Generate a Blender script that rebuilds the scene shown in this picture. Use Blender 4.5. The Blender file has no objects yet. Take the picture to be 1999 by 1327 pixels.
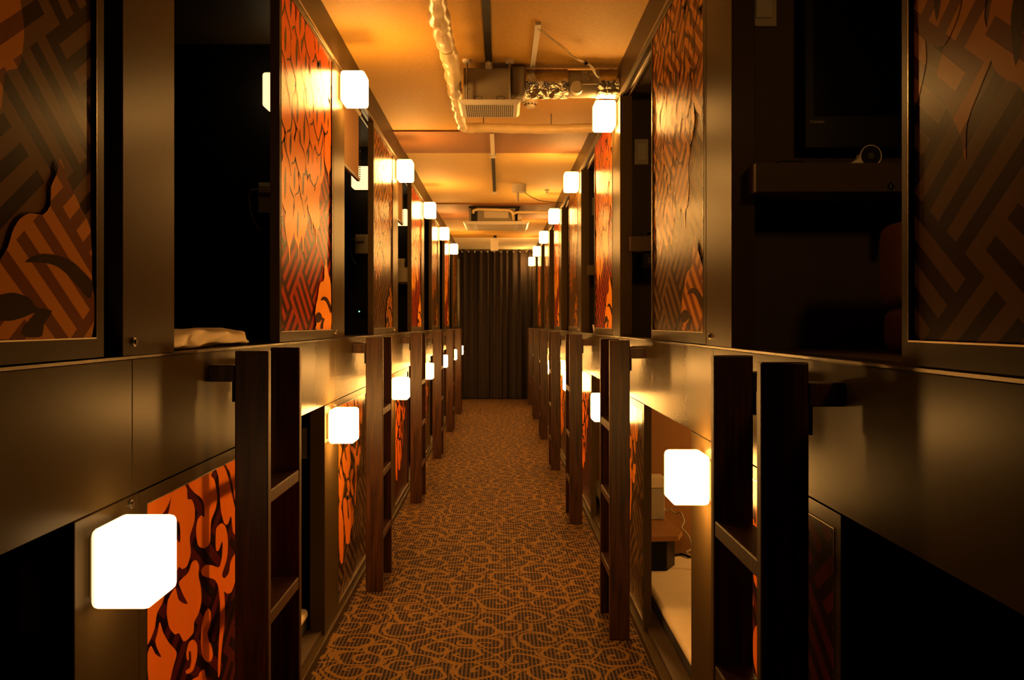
import bpy, bmesh, math, random
from mathutils import Vector, Matrix

C = bpy.context.scene.collection
scene = bpy.context.scene
random.seed(7)
PI = math.pi

# ------------------------------------------------------------------ camera, world, exposure
cam_data = bpy.data.cameras.new('camera')
cam_data.sensor_fit = 'HORIZONTAL'
cam_data.sensor_width = 36.0
cam_data.lens = 36.0 * 1750.0 / 1999.0
cam_data.shift_x = 22.5 / 1999.0
cam_data.shift_y = -31.5 / 1999.0
cam_data.clip_start = 0.02
cam = bpy.data.objects.new('camera', cam_data)
C.objects.link(cam)
cam.location = (0.0, 0.0, 1.25)
cam.rotation_euler = (PI / 2, 0.0, 0.0)
scene.camera = cam

world = bpy.data.worlds.new('world')
scene.world = world
world.use_nodes = True
world.node_tree.nodes['Background'].inputs['Color'].default_value = (0.02, 0.01, 0.004, 1)
world.node_tree.nodes['Background'].inputs['Strength'].default_value = 0.02

vs = scene.view_settings
scene.display_settings.display_device = 'sRGB'
vs.view_transform = 'Standard'
vs.look = 'None'
vs.exposure = 0.0
vs.gamma = 1.0
vs.use_curve_mapping = False
scene.cycles.use_denoising = True
scene.cycles.max_bounces = 8
scene.cycles.sample_clamp_indirect = 6.0

LAMP = 104.0                                    # radiance of the opal lamp shades
LAMP_COL = (1.0, 0.455, 0.100)

# ------------------------------------------------------------------ dimensions (metres)
XL, XR = -0.687, 0.57                          # faces of the two capsule walls
PER = 2.06                                     # one capsule along the corridor
Y0, YEND = -1.2, 14.92                         # corridor start and curtain
ZLED = 1.187                                   # ledge between lower and upper bunks
ZB = 0.932                                     # underside of the ledge board
ZT = 2.338                                     # top of the upper openings
ZC = 2.49                                      # ceiling

# ------------------------------------------------------------------ materials
def new_mat(name):
    m = bpy.data.materials.new(name)
    m.use_nodes = True
    nt = m.node_tree
    b = nt.nodes['Principled BSDF']
    return m, nt, b

def N(nt, t, **kw):
    n = nt.nodes.new(t)
    for k, v in kw.items():
        setattr(n, k, v)
    return n

def M_(nt, op, a, b=None, c=None):
    n = N(nt, 'ShaderNodeMath', operation=op)
    for i, v in enumerate((a, b, c)):
        if v is None:
            continue
        if isinstance(v, (int, float)):
            n.inputs[i].default_value = v
        else:
            nt.links.new(v, n.inputs[i])
    return n.outputs[0]

def mixc(nt, f, a, b):
    n = N(nt, 'ShaderNodeMix', data_type='RGBA')
    for i, v in ((0, f), (6, a), (7, b)):
        if isinstance(v, (int, float)):
            n.inputs[i].default_value = v
        elif isinstance(v, tuple):
            n.inputs[i].default_value = v + (1,) if len(v) == 3 else v
        else:
            nt.links.new(v, n.inputs[i])
    return n.outputs[2]

def plain(name, col, rough=0.5, metal=0.0, var=0.12, scale=18.0, bump=0.0, stretch=(1, 1, 1), spec=0.5, bscale=None):
    """colour broken up by a soft noise, with an optional bump"""
    m, nt, b = new_mat(name)
    tc = N(nt, 'ShaderNodeTexCoord')
    mp = N(nt, 'ShaderNodeMapping')
    mp.inputs['Scale'].default_value = stretch
    nt.links.new(tc.outputs['Object'], mp.inputs[0])
    no = N(nt, 'ShaderNodeTexNoise')
    no.inputs['Scale'].default_value = scale
    no.inputs['Detail'].default_value = 5
    nt.links.new(mp.outputs[0], no.inputs['Vector'])
    col = tuple(c * ALB for c in col)
    lo = tuple(c * (1 - var) for c in col)
    hi = tuple(min(1, c * (1 + var)) for c in col)
    nt.links.new(mixc(nt, no.outputs['Fac'], lo, hi), b.inputs['Base Color'])
    b.inputs['Roughness'].default_value = rough
    b.inputs['Metallic'].default_value = metal
    b.inputs['Specular IOR Level'].default_value = spec
    if bump:
        src = no
        if bscale:
            src = N(nt, 'ShaderNodeTexNoise')
            src.inputs['Scale'].default_value = bscale
            src.inputs['Detail'].default_value = 3
            nt.links.new(mp.outputs[0], src.inputs['Vector'])
        bp = N(nt, 'ShaderNodeBump')
        bp.inputs['Strength'].default_value = bump
        bp.inputs['Distance'].default_value = 0.01
        nt.links.new(src.outputs['Fac'], bp.inputs['Height'])
        nt.links.new(bp.outputs[0], b.inputs['Normal'])
    return m

ALB = 0.58                                     # the place is dark-toned throughout
MT = {}
MT['panel'] = plain('olive_brown_laminate', (0.082, 0.054, 0.022), 0.30, var=0.05, scale=60, spec=0.022)
MT['board'] = plain('olive_brown_board', (0.092, 0.064, 0.028), 0.25, var=0.05, scale=40, spec=0.016)
MT['fascia'] = plain('fascia_laminate', (0.085, 0.055, 0.030), 0.35, var=0.08, scale=40, spec=0.06)
MT['trim'] = plain('dark_bronze_trim', (0.20, 0.15, 0.09), 0.25, metal=0.8, var=0.05)
MT['rail'] = plain('aluminium_rail', (0.75, 0.62, 0.42), 0.3, metal=1.0, var=0.05)
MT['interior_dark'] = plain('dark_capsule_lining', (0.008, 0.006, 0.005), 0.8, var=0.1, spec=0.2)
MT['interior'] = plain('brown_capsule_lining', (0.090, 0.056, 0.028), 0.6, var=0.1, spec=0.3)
MT['interior_wood'] = plain('wood_capsule_lining', (0.52, 0.25, 0.08), 0.5, var=0.25, scale=8, stretch=(1, 1, 0.15), spec=0.3)
MT['curtain'] = plain('dark_brown_velvet', (0.020, 0.0085, 0.0045), 0.9, var=0.4, scale=9, stretch=(3, 1, 0.25), bump=0.2)
MT['black'] = plain('black_plastic', (0.006, 0.006, 0.006), 0.35, var=0.05, spec=0.12)
MT['screen'] = plain('black_screen', (0.002, 0.002, 0.0025), 0.25, var=0.02, spec=0.06)
MT['grey_metal'] = plain('grey_painted_steel', (0.28, 0.24, 0.17), 0.45, metal=0.0, var=0.08)
MT['steel'] = plain('zinc_rod', (0.5, 0.47, 0.42), 0.35, metal=1.0, var=0.08)
MT['white_plastic'] = plain('white_plastic', (0.80, 0.76, 0.66), 0.4, var=0.04)
MT['cream_plastic'] = plain('cream_plastic', (0.68, 0.60, 0.44), 0.45, var=0.05)
MT['tape'] = plain('cream_pipe_tape', (0.95, 0.76, 0.40), 0.38, var=0.14, scale=22, bump=0.5, stretch=(1, 0.6, 1))
MT['foil'] = plain('crinkled_foil', (0.90, 0.86, 0.78), 0.17, metal=1.0, var=0.05, scale=34, bump=0.7, stretch=(0.6, 1, 1))
MT['sheet'] = plain('cream_sheet', (1.30, 1.10, 0.76), 0.85, var=0.08, scale=14, bump=0.5, bscale=9)
MT['mattress_side'] = plain('dark_mattress', (0.03, 0.022, 0.015), 0.85)
MT['cushion'] = plain('maroon_fabric', (0.17, 0.062, 0.036), 0.9, var=0.2, scale=90)
MT['blind'] = plain('tan_roller_blind', (0.45, 0.24, 0.08), 0.8, var=0.1, scale=120, stretch=(1, 1, 0.3))
MT['grille_dark'] = plain('grille_slot', (0.03, 0.02, 0.012), 0.7)
MT['gloss_white'] = plain('gloss_white_plastic', (1.45, 1.38, 1.2), 0.3, var=0.0)
MT['wire_white'] = plain('white_wire', (0.75, 0.66, 0.48), 0.5)
MT['logo'] = plain('silver_print', (0.35, 0.33, 0.3), 0.4, metal=0.3)
MT['mesh_black'] = plain('speaker_mesh', (0.006, 0.005, 0.005), 0.45, var=0.6, scale=300)

def wood():
    m, nt, b = new_mat('dark_stained_wood')
    tc = N(nt, 'ShaderNodeTexCoord')
    mp = N(nt, 'ShaderNodeMapping')
    mp.inputs['Scale'].default_value = (26, 26, 1.3)
    nt.links.new(tc.outputs['Object'], mp.inputs[0])
    no = N(nt, 'ShaderNodeTexNoise')
    no.inputs['Scale'].default_value = 2.2
    no.inputs['Detail'].default_value = 8
    no.inputs['Distortion'].default_value = 1.2
    nt.links.new(mp.outputs[0], no.inputs['Vector'])
    cr = N(nt, 'ShaderNodeValToRGB')
    cr.color_ramp.elements[0].position = 0.32
    cr.color_ramp.elements[0].color = (0.013, 0.0046, 0.0020, 1)
    cr.color_ramp.elements[1].position = 0.68
    cr.color_ramp.elements[1].color = (0.066, 0.024, 0.0080, 1)
    nt.links.new(no.outputs['Fac'], cr.inputs[0])
    nt.links.new(cr.outputs[0], b.inputs['Base Color'])
    b.inputs['Roughness'].default_value = 0.45
    b.inputs['Specular IOR Level'].default_value = 0.25
    bp = N(nt, 'ShaderNodeBump')
    bp.inputs['Strength'].default_value = 0.12
    bp.inputs['Distance'].default_value = 0.003
    nt.links.new(no.outputs['Fac'], bp.inputs['Height'])
    nt.links.new(bp.outputs[0], b.inputs['Normal'])
    return m
MT['wood'] = wood()

def ceiling_mat(name, col):
    m, nt, b = new_mat(name)
    tc = N(nt, 'ShaderNodeTexCoord')
    a = N(nt, 'ShaderNodeTexNoise')
    a.inputs['Scale'].default_value = 55
    a.inputs['Detail'].default_value = 6
    nt.links.new(tc.outputs['Object'], a.inputs['Vector'])
    l = N(nt, 'ShaderNodeTexNoise')
    l.inputs['Scale'].default_value = 2.0
    l.inputs['Detail'].default_value = 3
    nt.links.new(tc.outputs['Object'], l.inputs['Vector'])
    col = tuple(c * ALB for c in col)
    c1 = mixc(nt, a.outputs['Fac'], tuple(c * 0.72 for c in col), tuple(c * 1.25 for c in col))
    c2 = mixc(nt, M_(nt, 'MULTIPLY', l.outputs['Fac'], 0.35), c1, tuple(c * 0.6 for c in col))
    nt.links.new(c2, b.inputs['Base Color'])
    b.inputs['Roughness'].default_value = 0.75
    bp = N(nt, 'ShaderNodeBump')
    bp.inputs['Strength'].default_value = 0.25
    bp.inputs['Distance'].default_value = 0.004
    nt.links.new(a.outputs['Fac'], bp.inputs['Height'])
    nt.links.new(bp.outputs[0], b.inputs['Normal'])
    return m
MT['ceil_tan'] = ceiling_mat('tan_ceiling_paper', (0.68, 0.38, 0.040))
MT['ceil_sand'] = ceiling_mat('sand_ceiling_paper', (0.84, 0.56, 0.15))
MT['ceil_rust'] = ceiling_mat('rust_beam_paper', (0.30, 0.112, 0.012))
MT['ceil_pale'] = ceiling_mat('pale_ceiling_paper', (1.35, 1.22, 0.92))

def carpet():
    m, nt, b = new_mat('scroll_carpet')
    tc = N(nt, 'ShaderNodeTexCoord')
    no = N(nt, 'ShaderNodeTexNoise')
    no.inputs['Scale'].default_value = 7
    nt.links.new(tc.outputs['Object'], no.inputs['Vector'])
    sc = N(nt, 'ShaderNodeVectorMath', operation='SCALE')
    sc.inputs['Scale'].default_value = 6.6
    nt.links.new(tc.outputs['Object'], sc.inputs[0])
    wob = N(nt, 'ShaderNodeVectorMath', operation='SCALE')
    wob.inputs['Scale'].default_value = 0.7
    nt.links.new(no.outputs['Color'], wob.inputs[0])
    ad = N(nt, 'ShaderNodeVectorMath', operation='ADD')
    nt.links.new(sc.outputs[0], ad.inputs[0])
    nt.links.new(wob.outputs[0], ad.inputs[1])
    vo = N(nt, 'ShaderNodeTexVoronoi', voronoi_dimensions='2D')
    vo.inputs['Scale'].default_value = 1.0
    vo.inputs['Randomness'].default_value = 1.0
    nt.links.new(ad.outputs[0], vo.inputs['Vector'])
    df = N(nt, 'ShaderNodeVectorMath', operation='SUBTRACT')
    nt.links.new(ad.outputs[0], df.inputs[0])
    nt.links.new(vo.outputs['Position'], df.inputs[1])
    sp = N(nt, 'ShaderNodeSeparateXYZ')
    nt.links.new(df.outputs[0], sp.inputs[0])
    ang = M_(nt, 'DIVIDE', M_(nt, 'ARCTAN2', sp.outputs[1], sp.outputs[0]), 2 * PI)
    cs = N(nt, 'ShaderNodeSeparateColor')
    nt.links.new(vo.outputs['Color'], cs.inputs[0])
    sgn = M_(nt, 'SUBTRACT', M_(nt, 'MULTIPLY', M_(nt, 'GREATER_THAN', cs.outputs[0], 0.5), 2.0), 1.0)
    spi = M_(nt, 'FRACT', M_(nt, 'ADD', M_(nt, 'ADD', M_(nt, 'MULTIPLY', vo.outputs['Distance'], 2.3),
                                           M_(nt, 'MULTIPLY', ang, sgn)), cs.outputs[1]))
    line = M_(nt, 'LESS_THAN', M_(nt, 'ABSOLUTE', M_(nt, 'SUBTRACT', spi, 0.5)), 0.122)
    ve = N(nt, 'ShaderNodeTexVoronoi', voronoi_dimensions='2D', feature='DISTANCE_TO_EDGE')
    ve.inputs['Scale'].default_value = 1.0
    ve.inputs['Randomness'].default_value = 1.0
    nt.links.new(ad.outputs[0], ve.inputs['Vector'])
    edge = M_(nt, 'LESS_THAN', ve.outputs['Distance'], 0.036)
    mask = M_(nt, 'MAXIMUM', line, edge)
    so = N(nt, 'ShaderNodeSeparateXYZ')
    nt.links.new(tc.outputs['Object'], so.inputs[0])
    fx = M_(nt, 'FRACT', M_(nt, 'DIVIDE', so.outputs[0], 0.0150))
    stripe = M_(nt, 'LESS_THAN', fx, 0.58)
    fy = M_(nt, 'GREATER_THAN', M_(nt, 'FRACT', M_(nt, 'DIVIDE', so.outputs[1], 0.036)), 0.2)
    stripe = M_(nt, 'MULTIPLY', stripe, M_(nt, 'ADD', M_(nt, 'MULTIPLY', fy, 0.4), 0.6))
    ground = mixc(nt, stripe, (0.09005, 0.0509, 0.03132), (0.01096, 0.007047, 0.007047))
    fine = N(nt, 'ShaderNodeTexNoise')
    fine.inputs['Scale'].default_value = 420
    nt.links.new(tc.outputs['Object'], fine.inputs['Vector'])
    tan = mixc(nt, fine.outputs['Fac'], (0.106, 0.056, 0.0125), (0.205, 0.110, 0.027))
    nt.links.new(mixc(nt, mask, ground, tan), b.inputs['Base Color'])
    b.inputs['Roughness'].default_value = 0.95
    b.inputs['Specular IOR Level'].default_value = 0.1
    bp = N(nt, 'ShaderNodeBump')
    bp.inputs['Strength'].default_value = 0.35
    bp.inputs['Distance'].default_value = 0.004
    nt.links.new(M_(nt, 'ADD', fine.outputs['Fac'], M_(nt, 'MULTIPLY', mask, 0.8)), bp.inputs['Height'])
    nt.links.new(bp.outputs[0], b.inputs['Normal'])
    return m
MT['carpet'] = carpet()

def shade_mat(name, strength, col=LAMP_COL, top=1.0):
    """opal glass, a little dimmer where it meets its wall plate"""
    m = bpy.data.materials.new(name)
    m.use_nodes = True
    nt = m.node_tree
    nt.nodes.clear()
    out = N(nt, 'ShaderNodeOutputMaterial')
    em = N(nt, 'ShaderNodeEmission')
    em.inputs['Color'].default_value = col + (1,)
    tc = N(nt, 'ShaderNodeTexCoord')
    sp = N(nt, 'ShaderNodeSeparateXYZ')
    nt.links.new(tc.outputs['Object'], sp.inputs[0])
    mr = N(nt, 'ShaderNodeMapRange')
    mr.inputs['From Min'].default_value = -0.004
    mr.inputs['From Max'].default_value = -0.026
    mr.inputs['To Min'].default_value = strength * 0.07
    mr.inputs['To Max'].default_value = strength
    nt.links.new(sp.outputs[1], mr.inputs['Value'])
    mz = N(nt, 'ShaderNodeMapRange')
    mz.inputs['From Min'].default_value = 0.126
    mz.inputs['From Max'].default_value = 0.134
    mz.inputs['To Min'].default_value = 1.0
    mz.inputs['To Max'].default_value = top
    nt.links.new(sp.outputs[2], mz.inputs['Value'])
    nt.links.new(M_(nt, 'MULTIPLY', mr.outputs[0], mz.outputs[0]), em.inputs['Strength'])
    nt.links.new(em.outputs[0], out.inputs['Surface'])
    return m
MT['shade'] = shade_mat('lit_opal_shade', LAMP)
MT['shade_capped'] = shade_mat('lit_opal_shade_closed_top', LAMP, LAMP_COL, 0.10)
MT['shade_low'] = shade_mat('lit_opal_shade_weak', 8.0, (1.0, 0.56, 0.2))
MT['shade_medium'] = shade_mat('lit_opal_shade_medium', 42.0)
MT['shade_soft'] = shade_mat('lit_opal_shade_soft', 7.0, (1.0, 0.50, 0.14))
MT['shade_dim'] = shade_mat('lit_opal_shade_low', 2.0, (1.0, 0.64, 0.27))

def lattice_nodes(nt, per=0.064, slope=0.70, k=4.0):
    """basket weave of diagonal bars; returns bar mask"""
    tc = N(nt, 'ShaderNodeTexCoord')
    so = N(nt, 'ShaderNodeSeparateXYZ')
    nt.links.new(tc.outputs['Object'], so.inputs[0])
    sx = M_(nt, 'MULTIPLY', so.outputs[0], slope)
    p = M_(nt, 'DIVIDE', M_(nt, 'SUBTRACT', so.outputs[2], sx), per)
    q = M_(nt, 'DIVIDE', M_(nt, 'ADD', so.outputs[2], sx), per)
    cell = M_(nt, 'ADD', M_(nt, 'FLOOR', M_(nt, 'DIVIDE', p, k)), M_(nt, 'FLOOR', M_(nt, 'DIVIDE', q, k)))
    par = M_(nt, 'GREATER_THAN', M_(nt, 'FRACT', M_(nt, 'MULTIPLY', cell, 0.5)), 0.25)
    a = M_(nt, 'LESS_THAN', M_(nt, 'FRACT', p), 0.52)
    bq = M_(nt, 'LESS_THAN', M_(nt, 'FRACT', q), 0.52)
    bars = M_(nt, 'ADD', M_(nt, 'MULTIPLY', a, par), M_(nt, 'MULTIPLY', bq, M_(nt, 'SUBTRACT', 1.0, par)))
    return bars, so

GLOSS = 0.25
def art_mat(name, dark, bar, rough=GLOSS, grad=None):
    m, nt, b = new_mat(name)
    bars, so = lattice_nodes(nt)
    col = mixc(nt, bars, dark, bar)
    nt.links.new(col, b.inputs['Base Color'])
    b.inputs['Roughness'].default_value = rough
    b.inputs['Specular IOR Level'].default_value = 0.02
    return m
def print_mat(name, c_top, c_low, z0, z1):
    """print colour shifting up the artwork; petal_red has lamp glare painted in"""
    m, nt, b = new_mat(name)
    tc = N(nt, 'ShaderNodeTexCoord')
    so = N(nt, 'ShaderNodeSeparateXYZ')
    nt.links.new(tc.outputs['Object'], so.inputs[0])
    mr = N(nt, 'ShaderNodeMapRange')
    mr.inputs['From Min'].default_value = z0
    mr.inputs['From Max'].default_value = z1
    nt.links.new(so.outputs[2], mr.inputs['Value'])
    no = N(nt, 'ShaderNodeTexNoise')
    no.inputs['Scale'].default_value = 25
    nt.links.new(tc.outputs['Object'], no.inputs['Vector'])
    base = mixc(nt, mr.outputs[0], c_low, c_top)
    nt.links.new(mixc(nt, M_(nt, 'MULTIPLY', no.outputs['Fac'], 0.25), base, tuple(c * 0.6 for c in c_low)), b.inputs['Base Color'])
    b.inputs['Roughness'].default_value = GLOSS
    b.inputs['Specular IOR Level'].default_value = 0.02
    return m
MT['art_red'] = art_mat('red_lattice_print', (0.045, 0.012, 0.005), (0.36, 0.040, 0.010))
MT['art_plum'] = art_mat('plum_lattice_print', (0.014, 0.004, 0.004), (0.075, 0.010, 0.014))
MT['art_brown'] = art_mat('brown_lattice_print', (0.022, 0.011, 0.005), (0.105, 0.056, 0.019))
MT['petal_red'] = print_mat('red_print_amber_glare', (0.84, 0.085, 0.010), (0.92, 0.40, 0.030), 0.34, 1.05)  # amber low end is lamp glare painted into the petal colour
MT['petal_low'] = print_mat('orange_petal_print', (0.90, 0.225, 0.018), (0.90, 0.19, 0.014), 0.2, 0.9)
MT['petal_gold'] = art_mat('gold_rust_print', (0.125, 0.040, 0.010), (0.38, 0.145, 0.019))
MT['petal_amber'] = print_mat('amber_petal_print', (0.72, 0.26, 0.035), (0.78, 0.20, 0.02), 0.2, 0.9)
MT['blossom'] = print_mat('orange_blossom_print', (0.92, 0.36, 0.03), (0.92, 0.30, 0.02), 0.0, 0.3)
MT['ink_red'] = plain('maroon_ink', (0.060, 0.016, 0.008), GLOSS, var=0.2, spec=0.02)
MT['ink_brown'] = plain('umber_ink', (0.055, 0.030, 0.012), GLOSS, var=0.2, spec=0.02)

# ------------------------------------------------------------------ mesh builder
class MB:
    def __init__(self):
        self.v, self.f, self.m, self.s, self.mats = [], [], [], [], []
    def mi(self, mat):
        if mat not in self.mats:
            self.mats.append(mat)
        return self.mats.index(mat)
    def add(self, verts, faces, mat, smooth=False):
        o = len(self.v)
        i = self.mi(mat)
        self.v += [tuple(p) for p in verts]
        for f in faces:
            self.f.append([o + a for a in f])
            self.m.append(i)
            self.s.append(smooth)
    def box(self, x0, x1, y0, y1, z0, z1, mat):
        x0, x1 = min(x0, x1), max(x0, x1)
        y0, y1 = min(y0, y1), max(y0, y1)
        z0, z1 = min(z0, z1), max(z0, z1)
        v = [(x, y, z) for z in (z0, z1) for y in (y0, y1) for x in (x0, x1)]
        self.add(v, [(0, 2, 3, 1), (4, 5, 7, 6), (0, 1, 5, 4), (2, 6, 7, 3), (0, 4, 6, 2), (1, 3, 7, 5)], mat)
        return self
    def tube(self, pts, r, mat, n=10, cap=True):
        """swept round tube; r is a number or one radius per point"""
        pts = [Vector(p) for p in pts]
        rs = r if isinstance(r, (list, tuple)) else [r] * len(pts)
        vs_, fs = [], []
        up = None
        for i, p in enumerate(pts):
            t = (pts[min(i + 1, len(pts) - 1)] - pts[max(i - 1, 0)]).normalized()
            if up is None:
                up = Vector((0, 0, 1)) if abs(t.z) < 0.9 else Vector((1, 0, 0))
            a = (up - t * up.dot(t)).normalized()
            up = a
            b = t.cross(a)
            for k in range(n):
                w = 2 * PI * k / n
                vs_.append(p + (a * math.cos(w) + b * math.sin(w)) * rs[i])
        for i in range(len(pts) - 1):
            for k in range(n):
                fs.append((i * n + k, i * n + (k + 1) % n, (i + 1) * n + (k + 1) % n, (i + 1) * n + k))
        self.add(vs_, fs, mat, True)
        if cap:
            self.add(vs_[:n], [tuple(range(n))[::-1]], mat)
            self.add(vs_[-n:], [tuple(range(n))], mat)
        return self
    def cyl(self, p0, p1, r, mat, n=24, r1=None):
        return self.tube([p0, p1], [r, r if r1 is None else r1], mat, n)
    def poly(self, pts, mat):
        self.add(pts, [tuple(range(len(pts)))], mat)
        return self
    def prism(self, pts, d, mat):
        """flat outline (3-D points) pushed along the vector d"""
        n = len(pts)
        a = [Vector(p) for p in pts]
        b = [p + Vector(d) for p in a]
        self.add(a + b, [tuple(range(n))[::-1], tuple(range(n, 2 * n))] +
                 [(i, (i + 1) % n, n + (i + 1) % n, n + i) for i in range(n)], mat)
        return self
    def build(self, name, parent=None, bevel=0.0, seg=2, loc=None):
        me = bpy.data.meshes.new(name)
        me.from_pydata(self.v, [], self.f)
        for m in self.mats:
            me.materials.append(MT[m])
        me.polygons.foreach_set('material_index', self.m)
        me.polygons.foreach_set('use_smooth', self.s)
        me.update()
        o = bpy.data.objects.new(name, me)
        C.objects.link(o)
        if parent:
            o.parent = parent
        if loc:
            o.location = loc
        if bevel:
            b = o.modifiers.new('bevel', 'BEVEL')
            b.width = bevel
            b.segments = seg
            b.limit_method = 'ANGLE'
        return o

def tag(o, label, cat, group=None, kind=None):
    if label: o['label'] = label
    if cat: o['category'] = cat
    if group: o['group'] = group
    if kind: o['kind'] = kind
    return o

def empty(name, loc, rz=0.0, label=None, cat=None, group=None):
    o = bpy.data.objects.new(name, None)
    o.empty_display_size = 0.1
    C.objects.link(o)
    o.location = loc
    o.rotation_euler = (0, 0, rz)
    return tag(o, label, cat, group)

KIDS = {}
def dup(root, loc, rz, label, group=None, cat=None):
    """copy a thing with its parts and sub-parts; meshes are shared"""
    r = root.copy()
    C.objects.link(r)
    r.location = loc
    r.rotation_euler = (0, 0, rz)
    r['label'] = label
    if group: r['group'] = group
    if cat: r['category'] = cat
    for ch in KIDS[root.name]:
        c = ch.copy()
        C.objects.link(c)
        c.parent = r
        for g in KIDS.get(ch.name, []):
            d = g.copy()
            C.objects.link(d)
            d.parent = c
    return r
def note_kids(root):
    KIDS[root.name] = list(root.children)
    for ch in root.children:
        if ch.children:
            KIDS[ch.name] = list(ch.children)

ORD = ['nearest the camera', 'second from the camera', 'third from the camera', 'fourth from the camera',
       'fifth from the camera', 'sixth from the camera', 'seventh from the camera', 'eighth from the camera']
LW, RW = PI / 2, -PI / 2                       # rotation of things on the left / right wall (local -y faces the corridor)

def struct(o):
    o['kind'] = 'structure'
    return o

# ------------------------------------------------------------------ the setting
MB().box(-2.2, 2.2, Y0 - 0.2, YEND + 0.4, -0.06, 0.0, 'carpet').build('floor')['kind'] = 'structure'

c = MB()
c.box(-2.2, 2.2, Y0 - 0.2, 5.74, ZC, ZC + 0.1, 'ceil_tan')
c.box(-2.2, 2.2, 6.46, 9.2, ZC, ZC + 0.1, 'ceil_sand')
c.box(-2.2, 2.2, 10.6, 12.9, ZC, ZC + 0.1, 'ceil_tan')
c.box(-2.2, 2.2, 12.9, YEND + 0.4, ZC, ZC + 0.1, 'ceil_pale')
c.box(-2.2, 2.2, 5.74, 6.46, ZC - 0.010, ZC + 0.1, 'ceil_rust')
c.box(-2.2, 2.2, 9.2, 10.6, ZC - 0.014, ZC + 0.1, 'ceil_rust')
struct(c.build('ceiling'))

struct(MB().box(-2.2, 2.2, Y0 - 0.2, Y0 - 0.1, 0, ZC, 'interior_dark').build('wall_front'))
struct(MB().box(-2.2, 2.2, YEND + 0.25, YEND + 0.35, 0, ZC, 'ceil_pale').build('wall_back'))

# first bay starts (k = 0) measured along the corridor
UL_POST, UL_OPEN, UL_DOOR = 1.631, 1.889, 2.790      # upper left: post, opening, door
UR_POST, UR_DOOR = 2.211, 2.486                      # upper right: post, door (opening after it)
LL_POST, LL_DOOR = 1.446, 1.704                      # lower left: post, door
LR_DOOR, LR_POST = 1.500, 2.400                      # lower right: door, post
PART_UL, PART_UR, PART_LL, PART_LR = 3.56, 2.38, 1.60, 2.42

def screw(parent, x, y, z, s):
    m = MB()
    m.cyl((x, y, z), (x + s * 0.004, y, z), 0.0085, 'steel', 16)
    m.cyl((x + s * 0.004, y, z), (x + s * 0.0075, y, z), 0.0050, 'trim', 6)
    m.build('screw', parent)

def shell(name, s, xf, part_u, part_l, mat_u, mat_l):
    """s = -1 left, +1 right: slabs, partitions and back of a run of capsules"""
    xb = s * 1.72
    xi = xf + s * 0.062
    w = struct(empty('capsule_lining', (xf, 0, 0)))
    def kid(nm, x0, x1, ya, yb, za, zb, mat):
        MB().box(x0 - xf, x1 - xf, ya, yb, za, zb, mat).build(nm, w)
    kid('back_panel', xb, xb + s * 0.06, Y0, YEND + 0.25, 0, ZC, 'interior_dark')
    kid('platform', xf + s * 0.012, xb, Y0, YEND + 0.25, 0.0, 0.05, 'interior')
    kid('bunk_deck', xf + s * 0.022, xb, Y0, YEND + 0.25, 1.10, ZLED - 0.002, 'interior')
    kid('top_deck', xi, xb, Y0, YEND + 0.25, 2.36, 2.40, 'interior')
    for k in range(-2, 7):
        y = part_u + k * PER
        if Y0 < y < YEND: kid('partition', xi, xb, y, y + 0.05, ZLED - 0.002, 2.36, mat_u)
        y = part_l + k * PER
        if Y0 < y < YEND: kid('partition', xi, xb, y, y + 0.05, 0.05, 1.10, mat_l)
    w = struct(empty(name, (xf, 0, 0)))
    # fascia, tracks and ledge
    MB().box(xf, xf + s * 0.05, Y0, YEND + 0.2, ZT + 0.014, ZC, 'fascia').build('top_fascia', w, loc=(-xf, 0, 0))
    t = MB()
    t.box(xf - s * 0.004, xf + s * 0.012, Y0, YEND + 0.2, ZT + 0.006, ZT + 0.013, 'rail')
    t.box(xf + s * 0.014, xf + s * 0.03, Y0, YEND + 0.2, ZT + 0.004, ZT + 0.014, 'trim')
    t.box(xf + s * 0.042, xf + s * 0.05, Y0, YEND + 0.2, ZT - 0.002, ZT + 0.014, 'rail')
    t.build('door_track', w, loc=(-xf, 0, 0))
    MB().box(xf - s * 0.003, xf + s * 0.062, Y0, YEND + 0.2, ZLED - 0.002, ZLED + 0.003, 'trim').build('ledge_strip', w, loc=(-xf, 0, 0))
    return w

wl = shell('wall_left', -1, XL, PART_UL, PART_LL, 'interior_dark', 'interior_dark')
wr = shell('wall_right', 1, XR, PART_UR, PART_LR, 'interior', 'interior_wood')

def post(parent, xf, s, ya, yb, za, zb, zs, ys):
    o = MB().box(xf, xf + s * 0.058, ya, yb, za, zb, 'panel').build('fixed_panel', parent, 0.0015, 1, (-xf, 0, 0))
    if zs: screw(o, xf, ys, zs, -s)

for k in range(-1, 7):
    d = k * PER
    post(wl, XL, -1, UL_POST + d, UL_OPEN + d, ZLED + 0.003, ZT, 1.216 if k < 3 else None, UL_POST + 0.045 + d)
    post(wl, XL, -1, LL_POST + d, LL_DOOR + d, 0.0, ZB - 0.002, 0.916 if k < 3 else None, LL_DOOR - 0.043 + d)
    post(wr, XR, 1, UR_POST + d, UR_DOOR - 0.002 + d, ZLED + 0.003, ZT, 1.216 if k < 3 else None, UR_DOOR - 0.05 + d)
    post(wr, XR, 1, LR_POST + d, LR_POST + 0.28 + d, 0.0, ZB - 0.002, None, 0)
    # ledge boards, one per capsule, with a hairline joint between them
    MB().box(XL, XL - 0.02, 1.674 + d, 1.671 + PER + d, ZB, ZLED - 0.003, 'board').build('ledge_board', wl, 0.001, 1, (-XL, 0, 0))
    MB().box(XR, XR + 0.02, 2.402 + d, 2.399 + PER + d, ZB, ZLED - 0.003, 'board').build('ledge_board', wr, 0.001, 1, (-XR, 0, 0))

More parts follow.
